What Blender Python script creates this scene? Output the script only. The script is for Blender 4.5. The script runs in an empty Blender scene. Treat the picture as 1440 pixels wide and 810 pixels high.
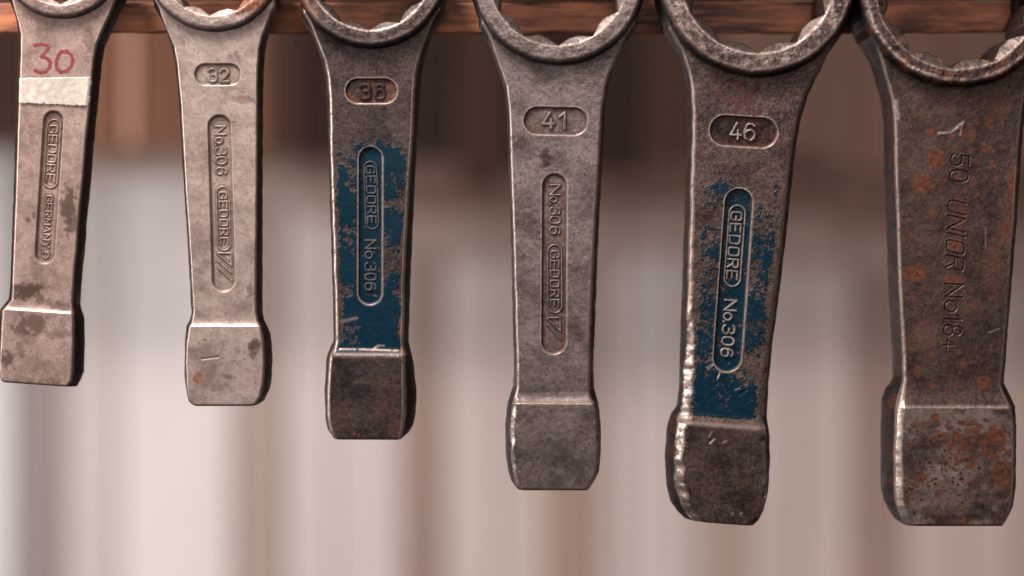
import bpy, math, random
import numpy as np
from mathutils import Vector

random.seed(7)
# ------------------------------------------------------------------ camera, world, lights, exposure
S = 0.00025            # metres per unit of the measured layout (1 unit = 0.25 mm on the wrench faces)
DIST = 2800.0          # camera distance in the same units (0.70 m)
Z0 = 1.5               # height of the middle of the view above the floor
scene = bpy.context.scene
col = scene.collection

def W(px, py, d=0.0):
    """layout point (right, down, depth behind the wrench faces) -> metres"""
    return np.array([(px - 720.0) * S, d * S, Z0 + (405.0 - py) * S])

cam = bpy.data.cameras.new("camera")
cam.sensor_width = 36.0
cam.lens = 36.0 * DIST / 1440.0
cam.clip_start = 0.02
cam.clip_end = 50.0
cam.dof.use_dof = True
cam.dof.focus_distance = DIST * S
cam.dof.aperture_fstop = 2.7
camo = bpy.data.objects.new("camera", cam)
camo.location = (0.0, -DIST * S, Z0)
camo.rotation_euler = (math.radians(90), 0, 0)
col.objects.link(camo)
scene.camera = camo

world = bpy.data.worlds.new("World")
scene.world = world
world.use_nodes = True
bg = world.node_tree.nodes["Background"]
bg.inputs[0].default_value = (0.9, 0.82, 0.78, 1)
bg.inputs[1].default_value = 0.05

def area(name, loc, target, power, sx, sy, color, spread=180):
    l = bpy.data.lights.new(name, 'AREA')
    l.shape = 'RECTANGLE'
    l.size = sx
    l.size_y = sy
    l.energy = power
    l.color = color
    l.spread = math.radians(spread)
    o = bpy.data.objects.new(name, l)
    o.location = loc
    d = Vector(target) - Vector(loc)
    o.rotation_euler = d.to_track_quat('-Z', 'Y').to_euler()
    col.objects.link(o)
    return o

area("key_softbox", (-0.36, -0.40, Z0 + 0.85), (0.0, 0.0, Z0), 17.5, 0.34, 0.24, (1.0, 0.88, 0.83))
area("front_fill", (0.10, -1.30, Z0 + 0.55), (0.0, 0.0, Z0), 5.6, 0.6, 0.4, (1.0, 0.88, 0.84))  # added fill from behind the camera, brightens the front faces
area("left_window", (-0.95, -0.30, Z0 + 0.16), (0.0, 0.0, Z0 + 0.0), 5.0, 0.35, 0.4, (1.0, 0.94, 0.90))
area("wall_window", (-1.00, 0.45, Z0 - 0.10), (0.05, 1.2, Z0 + 0.0), 3.9, 0.5, 0.6, (1.0, 0.96, 0.94), 110)
area("wall_fill", (0.30, 0.50, Z0 - 0.62), (0.12, 1.2, Z0 - 0.02), 1.12, 0.9, 0.3, (1.0, 0.83, 0.76), 130)  # added low fill for the back wall, not a fixture of the place

vs = scene.view_settings
vs.view_transform = 'Standard'
vs.look = 'None'
vs.exposure = 0.0
vs.gamma = 1.0
vs.use_curve_mapping = False

# ------------------------------------------------------------------ numeric helpers
def _hash(ix, iy, seed):
    h = (ix.astype(np.int64) * 374761393 + iy.astype(np.int64) * 668265263 + seed * 2147483647) & 0xFFFFFFFF
    h = ((h ^ (h >> 13)) * 1274126177) & 0xFFFFFFFF
    h = (h ^ (h >> 16)) & 0xFFFFFFFF
    return h / 4294967295.0

def vnoise(x, y, seed=0):
    xi = np.floor(x); yi = np.floor(y)
    fx = x - xi; fy = y - yi
    fx = fx * fx * fx * (fx * (6 * fx - 15) + 10); fy = fy * fy * fy * (fy * (6 * fy - 15) + 10)
    a = _hash(xi, yi, seed); b = _hash(xi + 1, yi, seed)
    c = _hash(xi, yi + 1, seed); d = _hash(xi + 1, yi + 1, seed)
    return (a * (1 - fx) + b * fx) * (1 - fy) + (c * (1 - fx) + d * fx) * fy

def fbm(x, y, size, octv=4, seed=0, gain=0.5):
    s = 0.0; amp = 1.0; tot = 0.0; f = 1.0 / size
    for k in range(octv):
        ca, sa = math.cos(0.6 * k + seed), math.sin(0.6 * k + seed)
        s = s + amp * vnoise((x * ca - y * sa) * f + 17.3 * k, (x * sa + y * ca) * f + 5.1 * k, seed + 31 * k)
        tot += amp; amp *= gain; f *= 2.03
    return s / tot

def sstep(a, b, x):
    t = np.clip((x - a) / (b - a), 0, 1)
    return t * t * (3 - 2 * t)

def seg_dist(x, y, ax, ay, bx, by):
    dx, dy = bx - ax, by - ay
    L2 = dx * dx + dy * dy + 1e-9
    t = np.clip(((x - ax) * dx + (y - ay) * dy) / L2, 0, 1)
    return np.hypot(x - ax - t * dx, y - ay - t * dy)

def blobs(x, y, lst, seed, rag=0.8, size=7.0, hard=0.35):
    """union of ragged blobs (cx, cy, rx, ry[, strength])"""
    out = np.zeros_like(x)
    if not lst:
        return out
    n = (fbm(x, y, size, 4, seed, 0.6) - 0.5) * 2
    for b in lst:
        cx, cy, rx, ry = b[:4]
        st = b[4] if len(b) > 4 else 1.0
        d = np.hypot((x - cx) / rx, (y - cy) / ry)
        out = np.maximum(out, st * sstep(1 + hard, 1 - hard, d + rag * n))
    return out

def mesh_obj(name, V, quads, mat, parent, attrs=None, origin=None, tris=None, smooth=True):
    V = np.asarray(V, dtype=np.float64)
    if origin is not None:
        V = V - origin
    me = bpy.data.meshes.new(name)
    nq = len(quads) if quads is not None else 0
    nt = len(tris) if tris is not None else 0
    me.vertices.add(len(V))
    me.vertices.foreach_set("co", V.astype(np.float32).ravel())
    loops = []
    if nq: loops.append(np.asarray(quads, dtype=np.int32).ravel())
    if nt: loops.append(np.asarray(tris, dtype=np.int32).ravel())
    li = np.concatenate(loops)
    me.loops.add(len(li))
    me.loops.foreach_set("vertex_index", li)
    me.polygons.add(nq + nt)
    ls = np.concatenate([np.arange(nq) * 4, nq * 4 + np.arange(nt) * 3]).astype(np.int32)
    me.polygons.foreach_set("loop_start", ls)
    me.update(calc_edges=True)
    me.polygons.foreach_set("use_smooth", np.full(nq + nt, smooth, dtype=bool))
    if attrs:
        for k, a in attrs.items():
            a = np.asarray(a, dtype=np.float32)
            if a.ndim == 2:
                at = me.attributes.new(k, 'FLOAT_VECTOR', 'POINT'); at.data.foreach_set("vector", a.ravel())
            else:
                at = me.attributes.new(k, 'FLOAT', 'POINT'); at.data.foreach_set("value", a)
    me.validate()
    if mat: me.materials.append(mat)
    o = bpy.data.objects.new(name, me)
    col.objects.link(o)
    if parent is not None:
        o.parent = parent
    return o

def submesh(V, A, quads, sel):
    q = quads[sel]
    used, inv = np.unique(q.ravel(), return_inverse=True)
    return V[used], {k: a[used] for k, a in A.items()}, inv.reshape(-1, 4)

# ------------------------------------------------------------------ materials
def new_mat(name):
    m = bpy.data.materials.new(name)
    m.use_nodes = True
    nt = m.node_tree
    for n in list(nt.nodes):
        nt.nodes.remove(n)
    out = nt.nodes.new('ShaderNodeOutputMaterial')
    b = nt.nodes.new('ShaderNodeBsdfPrincipled')
    nt.links.new(b.outputs[0], out.inputs[0])
    return m, nt, b

class N:
    def __init__(s, nt): s.nt = nt
    def attr(s, name, out='Fac'):
        n = s.nt.nodes.new('ShaderNodeAttribute'); n.attribute_name = name
        return n.outputs[out]
    def put(s, sock, v):
        if hasattr(v, 'links'): s.nt.links.new(v, sock)
        else: sock.default_value = v
    def noise(s, vec, scale, detail=4, rough=0.6, w=0.0):
        n = s.nt.nodes.new('ShaderNodeTexNoise'); n.noise_dimensions = '4D'
        s.put(n.inputs['Vector'], vec); n.inputs['W'].default_value = w
        n.inputs['Scale'].default_value = scale; n.inputs['Detail'].default_value = detail
        n.inputs['Roughness'].default_value = rough
        return n.outputs[0]
    def vor(s, vec, scale):
        n = s.nt.nodes.new('ShaderNodeTexVoronoi'); s.put(n.inputs['Vector'], vec)
        n.inputs['Scale'].default_value = scale
        return n.outputs['Distance']
    def math(s, op, a, b=0.0, clamp=False):
        n = s.nt.nodes.new('ShaderNodeMath'); n.operation = op; n.use_clamp = clamp
        s.put(n.inputs[0], a); s.put(n.inputs[1], b)
        return n.outputs[0]
    def ramp(s, v, a, b, lo=0.0, hi=1.0):
        n = s.nt.nodes.new('ShaderNodeMapRange'); n.interpolation_type = 'SMOOTHSTEP'
        s.put(n.inputs['Value'], v)
        n.inputs['From Min'].default_value = a; n.inputs['From Max'].default_value = b
        n.inputs['To Min'].default_value = lo; n.inputs['To Max'].default_value = hi
        return n.outputs[0]
    def mix(s, f, a, b):
        n = s.nt.nodes.new('ShaderNodeMix'); n.data_type = 'RGBA'
        s.put(n.inputs['Factor'], f); s.put(n.inputs['A'], a); s.put(n.inputs['B'], b)
        # colour sockets are the ones of type RGBA
        return n.outputs['Result']
    def mixc(s, f, a, b):
        n = s.nt.nodes.new('ShaderNodeMix'); n.data_type = 'RGBA'
        s.put(n.inputs[0], f); s.put(n.inputs[6], a); s.put(n.inputs[7], b)
        return n.outputs[2]
    def mixf(s, f, a, b):
        n = s.nt.nodes.new('ShaderNodeMix'); n.data_type = 'FLOAT'
        s.put(n.inputs[0], f); s.put(n.inputs[2], a); s.put(n.inputs[3], b)
        return n.outputs[0]
    def scale(s, vec, v):
        n = s.nt.nodes.new('ShaderNodeVectorMath'); n.operation = 'MULTIPLY'
        s.put(n.inputs[0], vec); n.inputs[1].default_value = v
        return n.outputs[0]
    def bump(s, h, strength, dist, normal=None):
        n = s.nt.nodes.new('ShaderNodeBump'); n.inputs['Strength'].default_value = strength
        n.inputs['Distance'].default_value = dist
        s.put(n.inputs['Height'], h)
        if normal is not None: s.put(n.inputs['Normal'], normal)
        return n.outputs[0]

def rgb(r, g, b): return (r, g, b, 1.0)

def steel(name, light, dark, speck, seed, rough=0.5, metal=0.6, pit=1.0, patch=0.5, rusty=((.035, .011, .006), (.17, .050, .018)), paintcol=(0.0008, 0.026, 0.048)):
    m, nt, b = new_mat(name)
    n = N(nt)
    p = n.attr('pxc', 'Vector')
    big = n.noise(p, 0.022, 3, 0.55, seed)
    med = n.noise(p, 0.16, 5, 0.68, seed + 3)
    fin = n.noise(p, 0.55, 3, 0.7, seed + 7)
    v = n.math('ADD', n.math('MULTIPLY', big, patch), n.math('ADD', n.math('MULTIPLY', med, 0.45), n.math('MULTIPLY', fin, speck * 1.25)))
    mid = 0.5 * (patch + 0.45 + speck * 1.25)
    f = n.ramp(v, mid - 0.125, mid + 0.125)
    c = n.mixc(f, rgb(*dark), rgb(*light))
    def scr(rot, sc, w, lo, hi):
        mp = nt.nodes.new('ShaderNodeMapping'); nt.links.new(p, mp.inputs['Vector'])
        mp.inputs['Rotation'].default_value = (0, 0, math.radians(rot)); mp.inputs['Scale'].default_value = sc
        return n.ramp(n.noise(mp.outputs[0], 1.0, 2, 0.5, w), lo, hi)
    s1 = n.math('MULTIPLY', scr(72, (.030, .85, .4), seed + 41, .60, .70), n.ramp(big, .42, .58))
    s2 = n.math('MULTIPLY', scr(-28, (.035, .95, .4), seed + 43, .64, .72), n.ramp(n.noise(p, .035, 2, .5, seed + 47), .48, .6))
    scratch = n.math('MAXIMUM', s1, s2)
    c = n.mixc(n.math('MULTIPLY', scratch, .42), c, rgb(light[0] * 1.35, light[1] * 1.33, light[2] * 1.32))
    greasy = n.ramp(n.noise(p, .030, 4, .6, seed + 51), .47, .66)
    c = n.mixc(n.math('MULTIPLY', greasy, .42), c, rgb(dark[0] * .62, dark[1] * .58, dark[2] * .57))
    # dark pores
    vo = n.noise(p, 0.30, 2, 0.5, seed + 11)
    pores = n.ramp(vo, 0.60, 0.68)
    c = n.mixc(n.math('MULTIPLY', pores, min(.85, 0.62 * pit)), c, rgb(dark[0] * 0.35, dark[1] * 0.32, dark[2] * 0.32))
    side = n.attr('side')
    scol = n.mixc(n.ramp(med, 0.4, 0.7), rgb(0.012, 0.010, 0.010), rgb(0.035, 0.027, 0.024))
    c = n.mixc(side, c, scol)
    stain = n.attr('stain')
    c = n.mixc(n.math('MULTIPLY', stain, 0.92), c, rgb(dark[0] * 0.30, dark[1] * 0.24, dark[2] * 0.21))
    rust = n.attr('rust')
    rf = n.noise(p, 0.25, 4, 0.65, seed + 23)
    rc = n.mixc(n.ramp(rf, 0.35, 0.68), rgb(*rusty[0]), rgb(*rusty[1]))
    c = n.mixc(rust, c, rc)
    paint = n.attr('paint')
    pv = n.mixc(n.ramp(med, 0.3, 0.75), rgb(paintcol[0] * 0.7, paintcol[1] * 0.7, paintcol[2] * 0.75), rgb(*paintcol))
    c = n.mixc(paint, c, pv)
    wear = n.math('MULTIPLY', n.attr('wear'), n.ramp(n.noise(p, 0.16, 4, 0.7, seed + 31), 0.26, 0.52))
    c = n.mixc(wear, c, rgb(0.62, 0.50, 0.44))
    nt.links.new(c, b.inputs['Base Color'])
    me = n.mixf(rust, metal, 0.0)
    me = n.mixf(paint, me, 0.0)
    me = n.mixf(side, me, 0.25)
    me = n.mixf(wear, me, 0.9)
    nt.links.new(me, b.inputs['Metallic'])
    ro = n.math('ADD', rough - 0.12, n.math('MULTIPLY', fin, 0.24))
    ro = n.math('SUBTRACT', ro, n.math('MULTIPLY', greasy, .10))
    ro = n.math('SUBTRACT', ro, n.math('MULTIPLY', scratch, .08))
    ro = n.mixf(rust, ro, 0.85)
    ro = n.mixf(paint, ro, 0.42)
    ro = n.mixf(wear, ro, 0.33)
    nt.links.new(ro, b.inputs['Roughness'])
    nt.links.new(n.mixf(paint, n.mixf(side, 0.5, 0.25), 0.16), b.inputs['Specular IOR Level'])
    hgt = n.math('ADD', n.math('MULTIPLY', med, 0.30), n.math('MULTIPLY', fin, 0.42))
    hgt = n.math('SUBTRACT', hgt, n.math('MULTIPLY', scratch, 0.10))
    hgt = n.math('SUBTRACT', hgt, n.math('MULTIPLY', pores, 0.35 * pit))
    hgt = n.math('ADD', hgt, n.math('MULTIPLY', rust, n.math('MULTIPLY', rf, 0.5)))
    nt.links.new(n.bump(hgt, 0.5, 0.00013 * pit), b.inputs['Normal'])
    return m

def simple(name, c1, c2, scale, rough=0.8, bump=0.0, coord='Object', stretch=(1, 1, 1), detail=5, spec=0.1):
    m, nt, b = new_mat(name)
    b.inputs['Specular IOR Level'].default_value = spec
    n = N(nt)
    tc = nt.nodes.new('ShaderNodeTexCoord')
    v = n.scale(tc.outputs[coord], stretch)
    f = n.noise(v, scale, detail, 0.6)
    c = n.mixc(n.ramp(f, 0.32, 0.68), rgb(*c1), rgb(*c2))
    nt.links.new(c, b.inputs['Base Color'])
    b.inputs['Roughness'].default_value = rough
    if bump:
        nt.links.new(n.bump(f, 0.6, bump), b.inputs['Normal'])
    return m

def wood(name, seed, tone=1.0):
    m, nt, b = new_mat(name)
    n = N(nt)
    tc = nt.nodes.new('ShaderNodeTexCoord')
    p = tc.outputs['Object']
    warp = n.noise(n.scale(p, (14, 14, 40)), 1.0, 2, 0.5, seed)
    add = nt.nodes.new('ShaderNodeVectorMath'); add.operation = 'MULTIPLY_ADD'
    nt.links.new(p, add.inputs[0]); add.inputs[1].default_value = (1, 1, 1)
    comb = nt.nodes.new('ShaderNodeCombineXYZ'); nt.links.new(n.math('MULTIPLY', warp, 0.006), comb.inputs[2])
    nt.links.new(comb.outputs[0], add.inputs[2])
    g = n.noise(n.scale(add.outputs[0], (16, 60, 190)), 1.0, 5, 0.62, seed + 2)
    blot = n.noise(n.scale(p, (26, 22, 60)), 1.0, 3, 0.55, seed + 5)
    fine = n.noise(n.scale(add.outputs[0], (70, 200, 700)), 1.0, 3, 0.6, seed + 8)
    f = n.math('ADD', n.math('MULTIPLY', g, 0.65), n.math('ADD', n.math('MULTIPLY', blot, 0.75), n.math('MULTIPLY', fine, 0.45)))
    c = n.mixc(n.ramp(f, 0.74, 1.10), rgb(0.035 * tone, 0.015 * tone, 0.010 * tone), rgb(0.62 * tone, 0.225 * tone, 0.112 * tone))
    knot = n.ramp(n.noise(n.scale(p, (30, 30, 60)), 1.0, 1, 0.4, seed + 12), 0.66, 0.74)
    c = n.mixc(n.math('MULTIPLY', knot, 0.6), c, rgb(0.03, 0.013, 0.009))
    nt.links.new(c, b.inputs['Base Color'])
    b.inputs['Roughness'].default_value = 0.62
    nt.links.new(n.bump(f, 0.5, 0.0012), b.inputs['Normal'])
    return m

# ------------------------------------------------------------------ stroke lettering
def ell(cx, cy, rx, ry, a0=0, a1=360, n=20):
    return [(cx + rx * math.cos(math.radians(a0 + (a1 - a0) * i / n)), cy + ry * math.sin(math.radians(a0 + (a1 - a0) * i / n))) for i in range(n + 1)]

def rrect(w, h, r):
    pts = []
    for cx, cy, a in ((w - r, h - r, 0), (r, h - r, 90), (r, r, 180), (w - r, r, 270)):
        pts += ell(cx, cy, r, r, a, a + 90, 5)
    return pts + [pts[0]]

GL = {  # every glyph on a unit-width, unit-height cell (u right, v up)
    'G': [[(0.98, .76), (0.95, .9), (.8, 1), (.2, 1), (.04, .9), (0, .75), (0, .25), (.04, .1), (.2, 0), (.8, 0), (.96, .1), (1, .25), (1, .48), (.55, .48)]],
    'E': [[(1, 1), (0, 1), (0, 0), (1, 0)], [(0, .5), (.85, .5)]],
    'D': [[(0, 0), (0, 1), (.7, 1), (.93, .9), (1, .72), (1, .28), (.93, .1), (.7, 0), (0, 0)]],
    'O': [rrect(1, 1, .25)],
    'R': [[(0, 0), (0, 1), (.75, 1), (.95, .92), (1, .76), (.95, .58), (.75, .5), (0, .5)], [(.5, .5), (1, 0)]],
    'M': [[(0, 0), (0, 1), (.5, .3), (1, 1), (1, 0)]],
    'A': [[(0, 0), (.5, 1), (1, 0)], [(.2, .35), (.8, .35)]],
    'N': [[(0, 0), (0, 1), (1, 0), (1, 1)]],
    'Y': [[(0, 1), (.5, .45), (1, 1)], [(.5, .45), (.5, 0)]],
    'U': [[(0, 1), (0, .25), (.1, .07), (.3, 0), (.7, 0), (.9, .07), (1, .25), (1, 1)]],
    'I': [[(.5, 0), (.5, 1)]],
    'o': [ell(.5, .33, .5, .33)],
    '.': [[(.4, .02), (.6, .02)]],
    '3': [[(.04, .86), (.2, .98), (.5, 1), (.82, .96), (.95, .8), (.92, .64), (.75, .54), (.4, .53)], [(.75, .53), (.96, .42), (1, .25), (.92, .09), (.7, 0), (.35, 0), (.1, .06), (0, .2)]],
    '0': [rrect(1, 1, .4)],
    '6': [[(.92, .86), (.75, .98), (.48, 1), (.2, .9), (.04, .65), (0, .35), (.08, .12), (.3, 0), (.65, 0), (.92, .12), (1, .32), (.92, .52), (.65, .62), (.3, .6), (.06, .45)]],
    '2': [[(.04, .78), (.15, .94), (.45, 1), (.8, .95), (.96, .76), (.88, .56), (.0, 0), (1, 0)]],
    '4': [[(.62, 1), (0, .27), (1, .27)], [(.72, .55), (.72, 0)]],
    '1': [[(.1, .72), (.65, 1), (.65, 0)]],
    '5': [[(.9, 1), (.15, 1), (.06, .58), (.4, .63), (.8, .58), (1, .34), (.88, .1), (.5, 0), (.1, .06), (0, .16)]],
    '8': [ell(.5, .76, .42, .24), ell(.5, .27, .5, .27)],
    '+': [[(0, .35), (1, .35)], [(.55, .8), (.55, 0)], [(0, .35), (.55, .9)]],
}

class Glyph:
    """a letter placed in the layout: strokes already turned into layout coordinates"""
    def __init__(s, strokes, r, name):
        s.strokes = strokes; s.r = r * 1.32; s.name = name
    def dist(s, x, y):
        d = np.full_like(x, 1e3)
        for st in s.strokes:
            for (a, b) in zip(st[:-1], st[1:]):
                d = np.minimum(d, seg_dist(x, y, a[0], a[1], b[0], b[1]))
        return d
    def box(s, m):
        P = np.array([p for st in s.strokes for p in st])
        return P[:, 0].min() - m, P[:, 0].max() + m, P[:, 1].min() - m, P[:, 1].max() + m

def glyph_down(ch, y0, y1, base, h, slope, r, italic=0.0, name='letter'):
    """letter read from top to bottom, its head to the right; base = x of the baseline at y0 as function of y"""
    out = []
    for st in GL[ch]:
        pts = []
        for (u, v) in st:
            y = y0 + u * (y1 - y0) + (v * h) * (-slope) + italic * v * h
            x = base(y0 + u * (y1 - y0)) + v * h
            pts.append((x, y))
        out.append(pts)
    return Glyph(out, r, name)

def glyph_up(ch, x0, x1, y0, y1, r, rot=0.0, name='digit'):
    """upright letter in the box x0..x1, y0 (top)..y1"""
    out = []
    for st in GL[ch]:
        out.append([(x0 + u * (x1 - x0) - rot * (v - .5) * (y1 - y0) * -1, y1 - v * (y1 - y0) + rot * (u - .5) * (x1 - x0)) for (u, v) in st])
    return Glyph(out, r, name)

# ------------------------------------------------------------------ the wrench builder
def tab(rows):
    a = np.array(rows, dtype=float)
    return lambda y: np.interp(y, a[:, 0], a[:, 1])

def ff(v):
    return v if callable(v) else (lambda y, v=v: np.full_like(y, float(v)))

def build_wrench(c):
    seed = c['seed']
    cx, cy, Rv, Ro, Am = c['cx'], c['cy'], c['Rv'], c['Ro'], c['amp']
    T = c['T']; hb = 0.72 * c['hb']; hr = 1.25 * c['hr']; yt, yc, yb = c['yt'], c['yc'], c['yb']; tilt = c['tilt']
    FL, FR, SL, SR = (tab(c[k]) for k in ('FL', 'FR', 'SL', 'SR'))
    erL, erR = ff(c['erL']), ff(c['erR'])
    chipL, chipR = ff(c.get('chipL', 0.5)), ff(c.get('chipR', 0.5))
    mat = c['mat']
    root = bpy.data.objects.new('striking_wrench', None)
    org = W(cx, cy, T / 2)
    root.location = org
    col.objects.link(root)
    root['label'] = c['label']; root['category'] = 'wrench'
    root['group'] = 'striking wrenches hung in a row from the wooden rail'
    xm = lambda y: 0.5 * (FL(y) + FR(y))

    def pock(x, y, p):
        return seg_dist(x, y, p['a'][0], p['a'][1], p['b'][0], p['b'][1]) - p['hw']

    def H(x, y, flat=False):
        """height of the front surface (layout units, towards the viewer), edges not yet rounded"""
        yy = y - tilt * (x - c['xc']) * sstep(yt - 40, yc, y)
        t = np.clip((yy - yt) / (yc - yt), 0, 1)
        h = hb * (0.18 * t + 0.82 * t ** 3.6)
        d = np.hypot(x - cx, y - cy) - Ro
        h = h + hr * 0.16 * np.exp(-np.clip(d, 0, None) / (0.09 * Ro))
        h = h + (fbm(x, y, 46, 2, seed) - .5) * 1.3 * c['und'] + (fbm(x, y, 7, 3, seed + 4) - .5) * 0.42 * c['und']
        for p in c['pockets']:
            pd = pock(x, y, p)
            h = h - 1.25 * p['dep'] * sstep(0.7, -2.0, pd) + p.get('lip', 0) * np.exp(-(pd / 1.6) ** 2)
        for g in c.get('engrave', []):
            bx = g.box(4)
            m = (x > bx[0]) & (x < bx[1]) & (y > bx[2]) & (y < bx[3])
            if m.any():
                dd = g.dist(x[m], y[m])
                h[m] -= c['engdep'] * sstep(g.r + 0.9, g.r - 0.9, dd) - 0.35 * np.exp(-((dd - g.r - 1.2) / 1.0) ** 2)
        for (ax, ay, bx_, by_, w, dp) in c.get('gouges', []):
            h = h - dp * np.exp(-(seg_dist(x, y, ax, ay, bx_, by_) / w) ** 2)
        return h

    def masks(x, y, inpocket=None):
        """surface wear, plus recess shade put into the dirt tone: polished edges, grease stains, rust, left-over paint"""
        wear = np.zeros_like(x)
        yy = y - tilt * (x - c['xc']) * sstep(yt - 40, yc, y)
        wear = np.maximum(wear, c['creasewear'] * np.exp(-((yy - yc + .6) / 2.4) ** 2))
        for p in c['pockets']:
            wear = np.maximum(wear, p.get('rim', 0) * np.exp(-((pock(x, y, p) - 1.0) / 1.2) ** 2))
        for (ax, ay, bx_, by_, w, st) in c.get('scratches', []):
            wear = np.maximum(wear, st * np.exp(-(seg_dist(x, y, ax, ay, bx_, by_) / w) ** 2))
        stain = blobs(x, y, c.get('stains', []), seed + 40, 0.9, 8)
        rust = blobs(x, y, c.get('rusts', []), seed + 50, 0.45, 6)
        if c.get('rustspeck'):
            sp, lo, y0_, y1_ = c['rustspeck']
            rr = fbm(x, y, sp, 2, seed + 55) * 0.75 + fbm(x, y, 60, 2, seed + 56) * 0.25
            rust = np.maximum(rust, 0.9 * sstep(lo, lo + 0.05, rr) * sstep(y0_ - 10, y0_ + 10, y) * sstep(y1_ + 10, y1_ - 10, y))
        for p in c['pockets']:
            if p.get('rust'):
                pd = pock(x, y, p)
                band = np.exp(-((pd + 3.5) / 3.0) ** 2) * (pd < 0) + 0.5 * (pd < -2)
                rust = np.maximum(rust, p['rust'] * np.clip(band, 0, 1) * sstep(0.40, 0.56, fbm(x, y, 9, 3, seed + 61)))
        rng = np.random.RandomState(seed + 5)
        for (n_, x0_, x1_, y0_, y1_, ra, rb, kr, ks) in c.get('dots', []):
            for k in range(n_):
                dx_, dy_ = rng.uniform(x0_, x1_), rng.uniform(y0_, y1_)
                rr = ra + (rb - ra) * rng.rand() ** 2.5; el_ = rng.uniform(.7, 1.5); st_ = rng.uniform(.5, 1)
                m = (np.abs(x - dx_) < rr * 2.4) & (np.abs(y - dy_) < rr * 2)
                if m.any():
                    v_ = sstep(1.25, .6, np.hypot((x[m] - dx_) / el_, y[m] - dy_) / rr)
                    rust[m] = np.maximum(rust[m], v_ * kr * st_); stain[m] = np.maximum(stain[m], v_ * ks * st_)
        for p in c['pockets']:
            pd = pock(x, y, p)
            stain = np.maximum(stain, p.get('fill', 0) * sstep(0, -3, pd) * (.5 + fbm(x, y, 8, 3, seed + 62)))
            stain = np.maximum(stain, p.get('grime_shade', .68) * np.exp(-((pd + 2.2) / 1.7) ** 2))  # dirt plus painted shade along the recess wall
            for g in p['glyphs']:
                bx_ = g.box(g.r + 4)
                m = (x > bx_[0]) & (x < bx_[1]) & (y > bx_[2]) & (y < bx_[3])
                if m.any():
                    dd = g.dist(x[m], y[m]) - g.r
                    stain[m] = np.maximum(stain[m], p.get('grime_shade', .68) * np.exp(-((dd - 1.1) / 1.0) ** 2))  # same dirt and painted shade around each letter
        yb0 = c.get('blockstain', 0) * sstep(yc - 2, yc + 6, yy) * (0.5 + 1.0 * (fbm(x, y, 30, 3, seed + 44) - .3))
        stain = np.maximum(stain, np.clip(yb0, 0, 1))
        if c.get('blockwear'):
            wear = np.maximum(wear, c['blockwear'] * (1 - np.clip(rust * 1.3, 0, 1)) * (1 - np.clip(stain * 1.15, 0, 1)) * sstep(yc - 6, yc + 2, yy) * sstep(.25, .55, fbm(x * .6, y, 30, 3, seed + 45, .6)))
        paint = np.zeros_like(x)
        if c.get('paint'):
            y0, y1, cover, grain, ml, mr = c['paint']
            n = 0.55 * fbm(x, y, grain, 4, seed + 70, 0.8) + 0.45 * fbm(x, y, grain * 2.6, 4, seed + 72, 0.7)
            n2 = fbm(x, y, 42, 2, seed + 71)
            e = np.minimum((x - FL(y)) / ml, (FR(y) - x) / mr)
            lim = np.minimum(np.minimum((y - y0 + 46 * (fbm(x, y, 20, 4, seed + 73, .6) - .5)) / 30.0, (y1 - yy) / 5.0), e - 1.0)
            lim = np.clip(lim, -1, 1)
            cover = cover + 0.22 * (y - 0.5 * (y0 + y1)) / (0.5 * (y1 - y0))
            val = (n - 0.5) * 3.2 + (n2 - 0.5) * 1.5 + 1.3 * (np.minimum(lim, .5) - .5) + cover
            paint = sstep(-0.10, 0.10, val)
            for p in c['pockets']:
                if p.get('painted'):
                    pd = pock(x, y, p)
                    k = sstep(1.5, -1.5, pd)
                    keep = sstep(0.30, 0.36, fbm(x, y, 7, 3, seed + 75)) * (1 - 0.8 * np.exp(-((pd + 0.5) / 1.5) ** 2))
                    paint = np.maximum(paint * (1 - 0.9 * np.exp(-((pd - 1) / 1.4) ** 2)), k * keep)
        return wear, stain, rust, paint

    # ---------------- body (shank + block), one loft, later split into its parts
    step = 0.85
    Rm = 0.5 * (Rv + Ro) + 2
    hw0 = min(0.5 * (FR(cy + Rm * .75) - FL(cy + Rm * .75)), Rm * 0.93)
    y00 = cy + math.sqrt(Rm ** 2 - hw0 ** 2)
    ys = np.concatenate([np.arange(y00, yb - 4, step), yb - 4 + 4 * np.sin(np.linspace(0, math.pi / 2, 7))])
    nr = len(ys)
    wmax = np.max(FR(ys) - FL(ys))
    ncol = int(wmax / step)
    ed = np.array([0, .03, .1, .2, .33, .5, .75, 1.0])
    ramp = np.clip(1 - (ys - y00) / 130.0, 0, 1)
    tl = tilt * sstep(yt - 40, yc, ys)
    cl = (fbm(ys, ys * 0 + 3.0, 30, 3, seed + 80, .5) - .5) * 2.4 * chipL(ys)
    cr = (fbm(ys, ys * 0 + 9.0, 30, 3, seed + 81, .5) - .5) * 2.4 * chipR(ys)
    fl, fr = FL(ys) + cl, FR(ys) + cr
    el = erL(ys) * (1 + np.clip(chipL(ys) - .9, 0, 1) * 1.1 * (fbm(ys, ys * 0 + 4, 22, 2, seed + 85, .5) - .5))
    er = erR(ys) * (1 + np.clip(chipR(ys) - .9, 0, 1) * 1.4 * (fbm(ys, ys * 0 + 6, 22, 2, seed + 86, .5) - .5))
    ch_ = lambda R_: np.sqrt(np.maximum(R_ ** 2 - (ys - cy) ** 2, 0)) * (ys < cy + R_)
    dy_ = np.maximum(ys - cy - 0.3 * Ro, 0); u_ = dy_ / (0.7 * Ro); g_ = Ro * 0.84 * u_ ** 2.6
    lim_ = ch_(Ro) - 1.5 + g_
    fl = np.maximum(fl, cx - lim_); fr = np.minimum(fr, cx + lim_)
    bd = T + hb * np.clip((ys - yt) / (yc - yt), 0, 1) ** 1.4      # back depth
    md = 0.5 * T
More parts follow.
